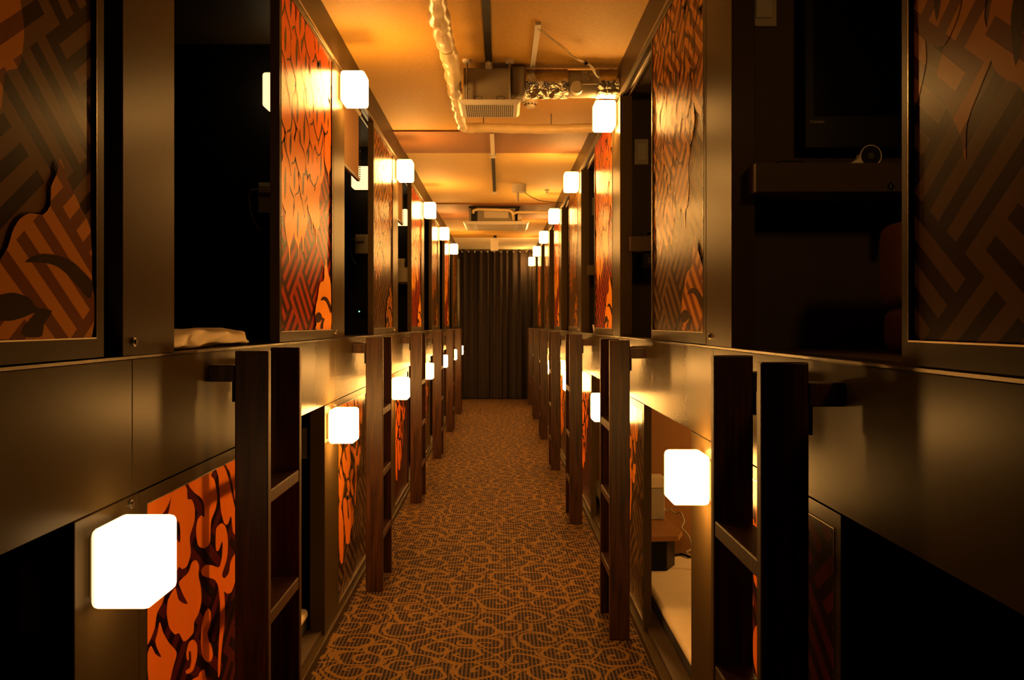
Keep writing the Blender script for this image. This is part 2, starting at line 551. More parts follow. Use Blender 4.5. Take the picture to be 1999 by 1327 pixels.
struct(MB().box(XL - 0.05, XL + 0.012, Y0, YEND + 0.2, 0.0, 0.032, 'panel').build('baseboard_left', None, 0.003))
struct(MB().box(XR + 0.05, XR - 0.018, Y0, YEND + 0.2, 0.0, 0.032, 'panel').build('baseboard_right', None, 0.003))

# ------------------------------------------------------------------ curtain at the far end
def make_curtain():
    n, rows = 150, 24
    x0, x1 = XL + 0.006, XR - 0.006
    rnd = random.Random(3)
    ph = [rnd.uniform(0, 6.28) for _ in range(6)]
    vs_, fs = [], []
    for j in range(rows + 1):
        t = j / rows
        z = 0.012 + (2.468 - 0.012) * t
        for i in range(n + 1):
            u = i / n
            a = 0.45 + 0.55 * (1 - t)
            y = YEND + 0.026 * math.sin(u * 66 + 1.3 * math.sin(u * 9 + ph[0]) + 0.5 * (1 - t) * math.sin(u * 17 + ph[1])) \
                + 0.022 * a * math.sin(u * 27 + ph[2] + 0.8 * t) + 0.012 * a * math.sin(u * 101 + ph[3])
            dz = 0.012 * math.sin(u * 66) * (t > 0.99) + 0.018 * math.sin(u * 8 + 1) * (t > 0.99)
            vs_.append((x0 + (x1 - x0) * u, y, z + dz))
    for j in range(rows):
        for i in range(n):
            a = j * (n + 1) + i
            fs.append((a, a + 1, a + n + 2, a + n + 1))
    r = empty('curtain', (0, YEND, 0), 0, 'floor length dark brown pleated curtain closing the far end of the corridor', 'curtain')
    m = MB()
    m.add([(x, y - YEND, z) for x, y, z in vs_], fs, 'curtain', True)
    m.build('fabric', r)
    MB().cyl((XL + 0.01, 0.0, 2.474), (XR - 0.01, 0.0, 2.474), 0.009, 'trim', 12).build('curtain_rail', r)
    for i in range(12):
        x = XL + 0.05 + i * 0.107
        MB().cyl((x, -0.052, 2.445), (x, -0.047, 2.445), 0.012, 'steel', 12).build('eyelet', r)
make_curtain()

# ------------------------------------------------------------------ wall lamps (opal cubes)
def rounded_box(x0, x1, y0, y1, z0, z1, r, mat, seg=3):
    bm = bmesh.new()
    bmesh.ops.create_cube(bm, size=1)
    for v in bm.verts:
        v.co = Vector((x0 + (v.co.x + .5) * (x1 - x0), y0 + (v.co.y + .5) * (y1 - y0), z0 + (v.co.z + .5) * (z1 - z0)))
    bmesh.ops.bevel(bm, geom=list(bm.edges), offset=r, segments=seg, profile=0.5, affect='EDGES')
    bm.verts.index_update()
    m = MB()
    m.add([v.co.copy() for v in bm.verts], [[v.index for v in f.verts] for f in bm.faces], mat, True)
    bm.free()
    return m

def make_lamp(name, shade_mat_name):
    r = empty(name, (0, 0, 0))
    rounded_box(-0.066, 0.066, -0.108, -0.007, 0.0, 0.134, 0.012, shade_mat_name).build('shade', r)
    b = MB().box(-0.05, 0.05, -0.008, 0.0, 0.017, 0.117, 'cream_plastic')
    b.build('wall_plate', r, 0.002)
    note_kids(r)
    return r
lampA = make_lamp('wall_lamp', 'shade_low')
lampA.location = (XL, 1.547, 0.776)
lampA.rotation_euler = (0, 0, LW)
tag(lampA, 'glowing white cube lamp low on the left wall, nearest the camera', 'lamp', 'lower lamps on the left wall')
lamp0 = make_lamp('wall_lamp', 'shade')
first_lamp = [lamp0]
lampU = make_lamp('wall_lamp', 'shade_capped')
first_upper = [lampU]
def place_lamp(x, y, z, rz, label, group):
    if z > 1.5:
        if first_upper:
            o = first_upper.pop()
            o.location = (x, y, z)
            o.rotation_euler = (0, 0, rz)
            return tag(o, label, 'lamp', group)
        return dup(lampU, (x, y, z), rz, label, group, 'lamp')
    if first_lamp:
        o = first_lamp.pop()
        o.location = (x, y, z)
        o.rotation_euler = (0, 0, rz)
        tag(o, label, 'lamp', group)
    else:
        o = dup(lamp0, (x, y, z), rz, label, group, 'lamp')
    return o
lampN = make_lamp('wall_lamp', 'shade_soft')  # unseen lamps above the frame, added soft to light the capsule interiors
lampN.location = (XL, 1.80, 2.194)
lampN.rotation_euler = (0, 0, LW)
tag(lampN, 'unseen softly lit cube lamp high on the left wall, before the first red door', 'lamp', 'upper lamps on the left wall')
dup(lampN, (XR, 2.36, 2.208), RW, 'unseen softly lit cube lamp high on the right wall, on the post before the first opening', 'upper lamps on the right wall', 'lamp')
for k in range(1, 7):
    y = 1.812 + k * PER
    if k < 6:
        place_lamp(XL, y, 2.194, LW, 'glowing white cube lamp high on the left wall, ' + ORD[k - 1], 'upper lamps on the left wall')
for k in range(1, 7):
    place_lamp(XL, 1.547 + k * PER, 0.776, LW, 'glowing white cube lamp low on the left wall, ' + ORD[k], 'lower lamps on the left wall')
for k in range(1, 7):
    if 4.432 + (k - 1) * PER < 14.8:
        place_lamp(XR, 4.432 + (k - 1) * PER, 2.208, RW, 'glowing white cube lamp high on the right wall, ' + ORD[k - 1], 'upper lamps on the right wall')
for k in range(0, 6):
    place_lamp(XR, 2.470 + k * PER, 0.762, RW, 'glowing white cube lamp low on the right wall, ' + ORD[k], 'lower lamps on the right wall')

# ------------------------------------------------------------------ sliding doors and their printed artwork
def smooth_outline(p, it=2):
    """closed Catmull-Rom curve through the drawn points"""
    n, out = len(p), []
    st = 2 * it
    for i in range(n):
        a, b, c_, d = p[i - 1], p[i], p[(i + 1) % n], p[(i + 2) % n]
        for s in range(st):
            t = s / st
            out.append(tuple(_cr(a[m], b[m], c_[m], d[m], t) for m in (0, 1)))
    return out
def _cr(a, b, c_, d, t, k=0.40):
    m0, m1 = k * (c_ - a), k * (d - b)
    return (2*t**3 - 3*t**2 + 1) * b + (t**3 - 2*t**2 + t) * m0 + (-2*t**3 + 3*t**2) * c_ + (t**3 - t**2) * m1
def clip_rect(p, x0, x1, z0, z1):
    for ax, lim, sg in ((0, x0, 1), (0, x1, -1), (1, z0, 1), (1, z1, -1)):
        out = []
        for i in range(len(p)):
            a, b = p[i - 1], p[i]
            ia, ib = sg * (a[ax] - lim) >= 0, sg * (b[ax] - lim) >= 0
            if ia != ib:
                t = (lim - a[ax]) / (b[ax] - a[ax])
                out.append((a[0] + (b[0] - a[0]) * t, a[1] + (b[1] - a[1]) * t))
            if ib: out.append(b)
        p = out
        if not p: return p
    return p
LOWER_PETALS = [
     [(0.037, 0.9), (0.175, 0.898), (0.167, 0.881), (0.145, 0.868), (0.13, 0.863), (0.083, 0.852), (0.039, 0.852)] ,
     [(0.185, 0.897), (0.248, 0.899), (0.268, 0.887), (0.273, 0.864), (0.301, 0.856), (0.319, 0.832), (0.316, 0.804), (0.287, 0.776), (0.293, 0.739), (0.27, 0.717), (0.24, 0.718), (0.219, 0.728), (0.192, 0.72), (0.14, 0.749), (0.047, 0.764), (0.04, 0.821), (0.121, 0.822), (0.18, 0.809), (0.221, 0.78), (0.229, 0.793), (0.221, 0.822), (0.19, 0.838), (0.155, 0.851), (0.164, 0.864)] ,
     [(0.276, 0.901), (0.322, 0.899), (0.44, 0.897), (0.433, 0.888), (0.46, 0.871), (0.48, 0.828), (0.467, 0.801), (0.433, 0.779), (0.427, 0.734), (0.401, 0.726), (0.37, 0.731), (0.339, 0.747), (0.328, 0.782), (0.339, 0.803), (0.364, 0.808), (0.382, 0.8), (0.385, 0.822), (0.364, 0.847), (0.322, 0.867), (0.287, 0.887)] ,
     [(0.473, 0.898), (0.525, 0.9), (0.573, 0.855), (0.603, 0.805), (0.634, 0.757), (0.649, 0.698), (0.61, 0.712), (0.592, 0.757), (0.565, 0.743), (0.536, 0.751), (0.512, 0.783), (0.498, 0.829), (0.49, 0.874)] ,
     [(0.551, 0.9), (0.698, 0.895), (0.715, 0.812), (0.682, 0.752), (0.634, 0.778), (0.61, 0.826), (0.58, 0.872)] ,
     [(0.515, 0.756), (0.551, 0.735), (0.565, 0.7), (0.558, 0.658), (0.522, 0.632), (0.522, 0.621), (0.543, 0.613), (0.573, 0.618), (0.588, 0.641), (0.618, 0.651), (0.653, 0.651), (0.657, 0.613), (0.634, 0.61), (0.626, 0.58), (0.595, 0.562), (0.558, 0.569), (0.536, 0.58), (0.54, 0.547), (0.539, 0.504), (0.515, 0.446), (0.501, 0.391), (0.487, 0.387), (0.487, 0.435), (0.501, 0.516), (0.501, 0.56), (0.487, 0.607), (0.46, 0.632), (0.407, 0.653), (0.37, 0.668), (0.367, 0.683), (0.395, 0.685), (0.446, 0.67), (0.494, 0.653), (0.515, 0.669), (0.522, 0.702), (0.515, 0.71), (0.494, 0.696), (0.473, 0.699), (0.467, 0.724), (0.473, 0.753)] ,
     [(0.328, 0.714), (0.348, 0.696), (0.345, 0.673), (0.36, 0.644), (0.364, 0.611), (0.345, 0.588), (0.316, 0.578), (0.31, 0.556), (0.27, 0.554), (0.245, 0.56), (0.221, 0.585), (0.195, 0.592), (0.164, 0.617), (0.15, 0.648), (0.155, 0.675), (0.185, 0.688), (0.2, 0.688), (0.216, 0.66), (0.248, 0.641), (0.273, 0.633), (0.248, 0.658), (0.221, 0.689), (0.226, 0.697), (0.276, 0.7), (0.298, 0.716)] ,
     [(0.135, 0.71), (0.13, 0.683), (0.097, 0.668), (0.083, 0.641), (0.047, 0.622), (0.04, 0.652), (0.043, 0.744)] ,
     [(0.111, 0.646), (0.13, 0.618), (0.159, 0.588), (0.2, 0.556), (0.205, 0.543), (0.185, 0.525), (0.169, 0.505), (0.15, 0.487), (0.13, 0.467), (0.116, 0.455), (0.092, 0.483), (0.061, 0.524), (0.047, 0.581), (0.049, 0.605), (0.065, 0.614), (0.088, 0.59), (0.111, 0.575), (0.118, 0.574), (0.097, 0.598), (0.088, 0.615), (0.1, 0.629)] ,
     [(0.31, 0.54), (0.334, 0.52), (0.334, 0.492), (0.31, 0.473), (0.287, 0.474), (0.265, 0.481), (0.262, 0.489), (0.287, 0.486), (0.296, 0.498), (0.293, 0.519), (0.281, 0.523), (0.279, 0.506), (0.267, 0.513), (0.265, 0.529), (0.281, 0.544)] ,
     [(0.414, 0.577), (0.431, 0.561), (0.427, 0.533), (0.407, 0.523), (0.418, 0.498), (0.433, 0.486), (0.446, 0.458), (0.433, 0.446), (0.401, 0.456), (0.37, 0.482), (0.36, 0.519), (0.367, 0.553), (0.388, 0.574)] ,
     [(0.382, 0.445), (0.392, 0.425), (0.388, 0.397), (0.358, 0.394), (0.322, 0.417), (0.334, 0.436), (0.351, 0.449)] ,
    [(0.085, 0.487), (0.133, 0.443), (0.173, 0.377), (0.181, 0.304), (0.165, 0.208), (0.101, 0.224), (0.07, 0.303), (0.062, 0.381), (0.062, 0.457)] ,
    [(0.19, 0.482), (0.265, 0.452), (0.291, 0.38), (0.326, 0.358), (0.317, 0.404), (0.291, 0.454), (0.389, 0.427), (0.435, 0.365), (0.435, 0.319), (0.366, 0.297), (0.33, 0.25), (0.248, 0.268), (0.223, 0.323), (0.19, 0.388), (0.165, 0.45)] ,
]
BLOSSOM = [(0.746, 1.509), (0.736, 1.484), (0.717, 1.46), (0.715, 1.431), (0.692, 1.414), (0.656, 1.412), (0.627, 1.4), (0.608, 1.38), (0.595, 1.355), (0.56, 1.321), (0.542, 1.285), (0.553, 1.26), (0.572, 1.248), (0.553, 1.23), (0.853, 1.225), (0.855, 1.32), (0.85, 1.408), (0.816, 1.439), (0.768, 1.482)]
CLAW_A = [(0.641, 1.34), (0.66, 1.349), (0.696, 1.356), (0.748, 1.356), (0.789, 1.349), (0.832, 1.332), (0.855, 1.32), (0.855, 1.298), (0.838, 1.293), (0.816, 1.305), (0.779, 1.324), (0.739, 1.338), (0.701, 1.342), (0.656, 1.34)]
CLAW_B = [(0.546, 1.281), (0.583, 1.291), (0.614, 1.294), (0.652, 1.288), (0.674, 1.275), (0.696, 1.273), (0.719, 1.269), (0.696, 1.25), (0.687, 1.231), (0.639, 1.232), (0.637, 1.245), (0.669, 1.266), (0.635, 1.259), (0.598, 1.254), (0.549, 1.258)]

DW = 0.896                                     # door width
def make_door(name, height, margins, draw):
    """local x runs along the door, -y faces the corridor"""
    ml, mr, mb, mt = margins
    r = empty(name, (0, 0, 0))
    m = MB()
    m.box(0, ml, 0, 0.03, 0, height, 'panel')
    m.box(DW - mr, DW, 0, 0.03, 0, height, 'panel')
    m.box(ml, DW - mr, 0, 0.03, 0, mb, 'panel')
    m.box(ml, DW - mr, 0, 0.03, height - mt, height, 'panel')
    m.build('frame', r)
    a = MB()
    x0, x1, z0, z1 = ml, DW - mr, mb, height - mt
    draw(a, x0, x1, z0, z1)
    a.build('art_panel', r)
    b = MB()
    t = 0.0022
    b.box(x0, x1, -0.001, 0.003, z0 - t, z0, 'rail')
    b.box(x0, x1, -0.001, 0.003, z1, z1 + t, 'rail')
    b.box(x0 - t, x0, -0.001, 0.003, z0 - t, z1 + t, 'trim')
    b.box(x1, x1 + t, -0.001, 0.003, z0 - t, z1 + t, 'trim')
    b.build('edge_bead', r)
    note_kids(r)
    return r

def ink(a, pts, y, mat, rect, it=2):
    p = clip_rect(smooth_outline(pts, it), *rect)
    if len(p) > 2:
        area = sum(p[i - 1][0] * p[i][1] - p[i][0] * p[i - 1][1] for i in range(len(p)))
        if area < 0: p = p[::-1]
        a.poly([(x, y, z) for x, z in p], mat)

def draw_lower(ground, petal):
    def f(a, x0, x1, z0, z1):
        a.box(x0, x1, 0.004, 0.026, z0, z1, ground)
        for p in LOWER_PETALS:
            ink(a, [(x, z - ZLD) for x, z in p], 0.0036, petal, (x0, x1, z0, z1))
    return f

def flame(rnd, x, z, w, h, lean, tip):
    """flame tongue hanging from (x, z): tapered head, swelling flanks, blunt or pointed foot"""
    L_ = [(-.10, 0.0), (-.26, -.16), (-.22, -.36), (-.46, -.56), (-.50, -.74), (-.36, -.90)]
    T_ = [(-.12, -1.0), (.10, -1.0)] if not tip else [(-.06, -1.02), (.06, -1.22), (.10, -1.0)]
    R_ = [(.34, -.90), (.48, -.72), (.36, -.54), (.46, -.38), (.30, -.20), (.16, -.04)]
    q = []
    for dx, dz in L_ + T_ + R_:
        q.append((x + (dx + rnd.uniform(-.05, .05)) * w + lean * dz * w, z + (dz + rnd.uniform(-.03, .03)) * h))
    return q

def draw_upper(ground, petal, inkm, bloom, bloom_lattice):
    def f(a, x0, x1, z0, z1):
        rect = (x0, x1, z0, z1)
        a.box(x0, x1, 0.007, 0.026, z0, z1, ground)
        rnd = random.Random(11)
        y = 0.0066
        rows = 7
        for j in range(rows - 1, -1, -1):
            zt = z1 + 0.13 - j * 0.112
            w = 0.165 - 0.004 * j
            n = int((x1 - x0) / (w * 0.9)) + 2
            for i in range(n):
                x = x0 + (i + (0.5 if j % 2 else 0.0)) * w * 0.9 + rnd.uniform(-.02, .02)
                h = rnd.uniform(0.19, 0.27)
                lean = rnd.uniform(-.25, .25)
                low = 0.375 + max(0.0, x - 0.50) * 1.0
                if zt - h < low - 0.05: continue
                tip = rnd.random() < 0.5
                p = flame(rnd, x, zt + rnd.uniform(-.03, .03), w * rnd.uniform(.85, 1.1), h, lean, tip)
                cx = sum(q[0] for q in p) / len(p)
                cz = sum(q[1] for q in p) / len(p)
                big = [(cx + (q[0] - cx) * 1.25, cz + (q[1] - cz) * 1.07) for q in p]
                if zt - h > low + 0.10:
                    ink(a, big, y, inkm, rect)
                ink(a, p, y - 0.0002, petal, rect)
                if rnd.random() < 0.5:
                    v = [(cx + .02 * w, cz + .10 * h), (cx - .12 * w, cz - .10 * h), (cx - .05 * w, cz - .34 * h), (cx + .08 * w, cz - .12 * h)]
                    ink(a, v, y - 0.0004, inkm, rect)
            y -= 0.0007
        sh = [(x, z - ZUD) for x, z in BLOSSOM]
        ink(a, sh, 0.0018, bloom, rect, 1)
        for cl in (CLAW_A, CLAW_B):
            ink(a, [(x, z - ZUD) for x, z in cl], 0.0014, inkm, rect)
    return f

ZLD, ZUD = 0.034, 1.193
HL, HU = ZB - 0.003 - ZLD, ZT + 0.003 - ZUD
low_m, up_m = (0.036, 0.030, 0.03, 0.030), (0.022, 0.030, 0.034, 0.022)
D = {
    ('low', 'red'): make_door('sliding_door', HL, low_m, draw_lower('art_plum', 'petal_low')),
    ('low', 'brown'): make_door('sliding_door', HL, low_m, draw_lower('art_brown', 'petal_amber')),
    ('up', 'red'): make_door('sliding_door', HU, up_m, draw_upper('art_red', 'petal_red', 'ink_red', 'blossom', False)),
    ('up', 'brown'): make_door('sliding_door', HU, up_m, draw_upper('art_brown', 'petal_gold', 'ink_brown', 'petal_gold', True)),
}
fresh = set(D)
def place_door(kind, colour, x, y, z, rz, label, group):
    key = (kind, colour)
    if key in fresh:
        fresh.discard(key)
        o = D[key]
        o.location = (x, y, z)
        o.rotation_euler = (0, 0, rz)
        tag(o, label, 'door', group)
    else:
        dup(D[key], (x, y, z), rz, label, group, 'door')
WORD = {('up', 'red'): 'red sliding door printed with orange flames', ('up', 'brown'): 'brown sliding door printed with gold flames',
        ('low', 'red'): 'plum sliding door printed with orange petals', ('low', 'brown'): 'brown sliding door printed with amber petals'}
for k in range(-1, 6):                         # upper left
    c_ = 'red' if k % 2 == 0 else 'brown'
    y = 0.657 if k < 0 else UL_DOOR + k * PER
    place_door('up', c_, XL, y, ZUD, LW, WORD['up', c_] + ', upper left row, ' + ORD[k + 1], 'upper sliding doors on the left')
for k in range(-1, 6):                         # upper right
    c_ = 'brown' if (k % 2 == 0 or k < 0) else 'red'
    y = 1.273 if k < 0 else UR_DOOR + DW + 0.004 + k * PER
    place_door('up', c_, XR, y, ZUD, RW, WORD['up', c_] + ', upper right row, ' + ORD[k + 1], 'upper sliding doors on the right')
for k in range(0, 6):                          # lower left
    c_ = 'red' if k % 2 == 0 else 'brown'
    place_door('low', c_, XL, LL_DOOR + 0.002 + k * PER, ZLD, LW, WORD['low', c_] + ', lower left row, ' + ORD[k], 'lower sliding doors on the left')
for k in range(0, 6):                          # lower right
    c_ = 'red' if k % 2 == 0 else 'brown'
    place_door('low', c_, XR, LR_DOOR + DW + 0.002 + k * PER, ZLD, RW, WORD['low', c_] + ', lower right row, ' + ORD[k], 'lower sliding doors on the right')

# ------------------------------------------------------------------ ladders
def make_ladder():
    """stands on the carpet, local -x is the corridor side, +x the wall"""
    r = empty('ladder', (0, 0, 0))
    hw, hl, th = 0.040, 0.177, 0.026
    for s in (-1, 1):
        y = s * (hl - th / 2)
        MB().box(-hw, hw, y - th / 2, y + th / 2, 0.0, 1.186, 'wood').build('side_rail', r, 0.003)
    for z in (0.268, 0.560, 0.852):
        MB().box(-hw + 0.002, hw - 0.008, -hl + th, hl - th, z - 0.032, z, 'wood').build('rung', r, 0.003)
    for s in (-1, 1):
        y = s * (hl - th / 2)
        b = MB().box(hw, hw + 0.0585, y - 0.018, y + 0.018, 1.113, 1.153, 'wood')
        b.box(hw, hw + 0.007, y - 0.012, y + 0.012, 1.065, 1.114, 'black')
        b.build('wall_bracket', r, 0.002)
    note_kids(r)
    return r
lad = make_ladder()
first_lad = [lad]
def place_ladder(x, y, rz, label, group):
    if first_lad:
        o = first_lad.pop()
        o.location = (x, y, 0)
        o.rotation_euler = (0, 0, rz)
        tag(o, label, 'ladder', group)
    else:
        dup(lad, (x, y, 0), rz, label, group, 'ladder')
for k in range(0, 6):
    place_ladder(XL + 0.0985, 2.296 + k * PER, PI, 'dark wooden three-rung ladder along the left wall, ' + ORD[k], 'ladders on the left')
for k in range(0, 7):
    place_ladder(XR - 0.0985, 1.662 + k * 2.055, 0, 'dark wooden three-rung ladder along the right wall, ' + ORD[k], 'ladders on the right')

# ------------------------------------------------------------------ ceiling equipment
# insulated pipe: along the corridor, elbow, then across into the right wall
def make_pipe():
    r = empty('insulated_pipe', (-0.225, 3.2, 2.405), 0, 'cream taped insulated pipe running along the ceiling and bending right before the rust beam', 'pipe')
    o = Vector(r.location)
    rnd = random.Random(5)
    pts, rs = [], []
    y = Y0
    while y < 5.22:
        lump = 0.004 * math.sin(y * 23) + 0.004 * math.sin(y * 41 + 1) + rnd.uniform(-.003, .003)
        if 3.2 < y < 4.3: lump += rnd.uniform(-.001, .008)
        pts.append(Vector((-0.225 + 0.006 * math.sin(y * 5), y, 2.405 + 0.004 * math.sin(y * 7))) - o)
        rs.append(0.030 + lump)
        y += 0.035
    for i in range(1, 8):
        a = i / 8 * PI / 2
        pts.append(Vector((-0.225 + 0.075 * (1 - math.cos(a)), 5.22 + 0.075 * math.sin(a), 2.405)) - o)
        rs.append(0.029)
    x = -0.15
    while x < XR + 0.03:
        pts.append(Vector((x, 5.295 + 0.004 * math.sin(x * 9), 2.405 - 0.004 * math.sin(x * 6))) - o)
        rs.append(0.0275 + 0.0012 * math.sin(x * 31) + rnd.uniform(-.0008, .0008))
        x += 0.03
    m = MB()
    m.tube(pts, rs, 'tape', 14)
    m.build('insulation', r)
    for yy in (3.42, 3.62, 3.75, 4.28, 4.5):
        MB().tube([Vector((-0.225, yy, 2.405)) - o, Vector((-0.225, yy + 0.05, 2.405)) - o], [0.030, 0.0352], 'tape', 14).build('tape_wrap', r)
    for xx, yy in ((-0.225, 3.05), (-0.225, 4.62), (-0.10, 5.295), (0.3, 5.295)):
        MB().cyl(Vector((xx, yy, 2.42)) - o, Vector((xx, yy, ZC)) - o, 0.004, 'steel', 8).build('hanger', r)
make_pipe()

# ventilation unit hung over the corridor
def make_vent():
    x0, x1 = -0.175, 0.048
    y0, y1 = 4.238, 4.46
    o = Vector((-0.06, 4.35, 2.30))
    r = empty('ventilation_unit', o, 0, 'grey box ventilation unit with white slotted grille hung under the ceiling', 'ventilation unit')
    m = MB()
    m.box(x0 - o.x, x1 - o.x, y0 - o.y, y1 - o.y, 0.0, 0.160, 'grey_metal')
    m.box(x0 - 0.012 - o.x, x1 + 0.012 - o.x, y0 + 0.015 - o.y, y1 + .012 - o.y, 0.0, 0.02, 'grey_metal')
    m.build('housing', r, 0.003)
    for xx in (-0.105, 0.0):
        k = MB()
        ring = [(xx + 0.02 * math.cos(a) - o.x, y0 - 0.001 - o.y, 0.018 + 0.008 * math.sin(a)) for a in [i * 2 * PI / 18 for i in range(19)]]
        k.tube(ring, 0.0012, 'black', 6, False)
        k.build('knockout', r)
    for xx in (-0.15, 0.025):
        MB().cyl((xx - o.x, y0 - .003 - o.y, 0.06), (xx - o.x, y0 - o.y, 0.06), 0.004, 'steel', 10).build('screw', r)
    px0, px1, py0, py1 = -0.198, 0.094, 4.190, 4.48
    b = MB()
    zb = -0.022
    ins = 0.012
    # dished square face: outer rim turning down to a flat grille
    b.box(px0 - o.x, px1 - o.x, py0 - o.y, py1 - o.y, -0.008, 0.0, 'white_plastic')
    a4 = [(px0, py0), (px1, py0), (px1, py1), (px0, py1)]
    i4 = [(px0 + ins, py0 + ins), (px1 - ins, py0 + ins), (px1 - ins, py1 - ins), (px0 + ins, py1 - ins)]
    vv = [(x - o.x, y - o.y, -0.008) for x, y in a4] + [(x - o.x, y - o.y, zb) for x, y in i4]
    b.add(vv, [(0, 1, 5, 4), (1, 2, 6, 5), (2, 3, 7, 6), (3, 0, 4, 7), (4, 5, 6, 7)], 'white_plastic')
    g = b.build('grille', r, 0.003)
    s = MB()
    for i in range(24):
        x = px0 + 0.036 + i * (px1 - px0 - 0.072) / 23
        for j in range(9):
            y = py0 + 0.035 + j * (py1 - py0 - 0.07) / 8
            s.box(x - 0.0028 - o.x, x + 0.0028 - o.x, y - 0.010 - o.y, y + 0.010 - o.y, zb - 0.0008, zb + 0.001, 'grille_dark')
    s.build('slot_pattern', g)
    for xx in (-0.158, 0.043):
        h = MB()
        h.cyl((xx - o.x, 4.212 - o.y, 0.0), (xx - o.x, 4.212 - o.y, ZC - 2.30), 0.0045, 'steel', 10)
        h.cyl((xx - o.x, 4.212 - o.y, ZC - 2.30 - 0.014), (xx - o.x, 4.212 - o.y, ZC - 2.30), 0.019, 'cream_plastic', 20, 0.023)
        h.build('hanger_rod', r)
make_vent()

# duct from the unit into the right wall
def make_duct():
    yc, zc, R = 4.33, 2.408, 0.069
    o = Vector((0.30, yc, zc))
    r = empty('foil_duct', o, 0, 'crinkled silver foil duct with grey damper box running from ventilation unit to right wall', 'duct')
    MB().box(0.048 - o.x, 0.125 - o.x, -0.066, 0.066, -0.074, 0.074, 'grey_metal').build('adapter', r, 0.02, 4)
    rnd = random.Random(9)
    def sleeve(xa, xb, nm):
        m = MB()
        n, L = 28, max(6, int((xb - xa) / 0.012))
        vs_, fs = [], []
        for i in range(L + 1):
            x = xa + (xb - xa) * i / L
            for k in range(n):
                w = 2 * PI * k / n
                q = R + rnd.uniform(-.0018, .0016) + 0.0014 * math.sin(i * 1.7 + 2 * math.sin(w * 3))
                vs_.append((x - o.x + rnd.uniform(-.002, .002), q * math.cos(w), q * math.sin(w)))
        for i in range(L):
            for k in range(n):
                fs.append((i * n + k, i * n + (k + 1) % n, (i + 1) * n + (k + 1) % n, (i + 1) * n + k))
        m.add(vs_, fs, 'foil', True)
        m.build(nm, r)
    sleeve(0.120, 0.324, 'foil_sleeve')
    sleeve(0.462, 0.62, 'foil_sleeve')
    d = MB().cyl((0.318 - o.x, 0, 0), (0.47 - o.x, 0, 0), R - 0.004, 'grey_metal', 28)
    d.box(0.388 - o.x, 0.468 - o.x, -R - 0.008, -R + 0.03, -0.02, 0.045, 'grey_metal')
    db = d.build('damper', r)
    k = MB().cyl((0.362 - o.x, -R - 0.022, -0.038), (0.362 - o.x, -R + 0.02, -0.038), 0.029, 'cream_plastic', 28)
    k.cyl((0.362 - o.x, -R - 0.028, -0.038), (0.362 - o.x, -R - 0.02, -0.038), 0.021, 'cream_plastic', 28)
    k.build('damper_knob', db)
    for xx, zz in ((0.405, 0.03), (0.432, 0.022), (0.415, 0.0)):
        MB().cyl((xx - o.x, -R - 0.016, zz), (xx - o.x, -R - 0.006, zz), 0.007, 'steel', 12).build('damper_screw', db)
make_duct()

def ceil_strip(name, label, cat, x0, x1, ya, yb, mat, h=0.014):
    o = MB().box(x0, x1, ya, yb, ZC - h, ZC, mat).build(name, None, 0.002)
    return tag(o, label, cat)
r = empty('cable_tray', (-0.055, 3.4, ZC), 0, 'long black cable channel on the near ceiling, ending in a white plug', 'cable channel')
MB().box(-0.016, 0.016, Y0 - 3.4, 0.78, -0.020, -0.001, 'black').build('channel', r, 0.002)
MB().box(-0.007, 0.007, 0.76, 0.84, -0.028, -0.006, 'cream_plastic').box(-0.016, 0.016, 0.80, 0.87, -0.036, -0.002, 'cream_plastic').build('plug', r, 0.003)
r = empty('cable_tray', (-0.055, 7.3, ZC), 0, 'black and cream cable channel on the ceiling beyond the rust coloured beam', 'cable channel')
MB().box(-0.014, 0.014, -0.75, 1.0, -0.020, -0.001, 'black').build('channel', r, 0.002)
MB().box(-0.014, 0.014, -1.56, -0.75, -0.024, -0.011, 'cream_plastic').box(-0.022, 0.022, -0.82, -0.74, -0.03, -0.002, 'cream_plastic').box(-0.018, 0.018, 0.98, 1.08, -0.03, -0.002, 'cream_plastic').build('connector', r, 0.002)
ceil_strip('cable_raceway', 'slim white cable raceway on the ceiling right of the ventilation unit', 'cable cover', 0.142, 0.166, 3.68, 4.30, 'white_plastic')
r = empty('conduit_pipe', (0.35, 4.62, ZC - 0.016), 0, 'thin cream conduit pipe crossing the ceiling behind the foil duct', 'pipe')
MB().cyl((-0.28, 0, 0), (0.24, 0, 0), 0.010, 'cream_plastic', 12).build('pipe', r)
m = MB()
for xx in (-0.12, 0.08): m.box(xx - 0.008, xx + 0.008, -0.014, 0.014, -0.013, 0.016, 'steel')
m.build('clip', r)

def wire(name, label, pts, rad, mat, clip=None):
    def cat(p):
        out = []
        for i in range(len(p) - 1):
            a, b = Vector(p[max(i - 1, 0)]), Vector(p[i])
            c_, d = Vector(p[i + 1]), Vector(p[min(i + 2, len(p) - 1)])
            for s in range(6):
                t = s / 6
                out.append(0.5 * ((2 * b) + (c_ - a) * t + (2 * a - 5 * b + 4 * c_ - d) * t * t + (3 * b - a - 3 * c_ + d) * t ** 3))
        return out + [Vector(p[-1])]
    if clip is None:
        return tag(MB().tube(cat(pts), rad, mat, 6).build(name), label, 'cable')
    r = empty(name, pts[0], 0, label, 'cable')
    o = Vector(pts[0])
    q = cat(pts)
    MB().tube([p - o for p in q], rad, mat, 6).build('wire', r)
    MB().tube([p - o + Vector((0.004, 0, 0.004)) + Vector((0.003 * math.sin(i), 0, 0)) for i, p in enumerate(q)], rad, mat, 6).build('wire', r)
    MB().tube([Vector(clip) - o + Vector((-.008, 0, .008)), Vector(clip) - o + Vector((.008, 0, -.008))], 0.008, 'black', 8).build('clip', r)
    return r
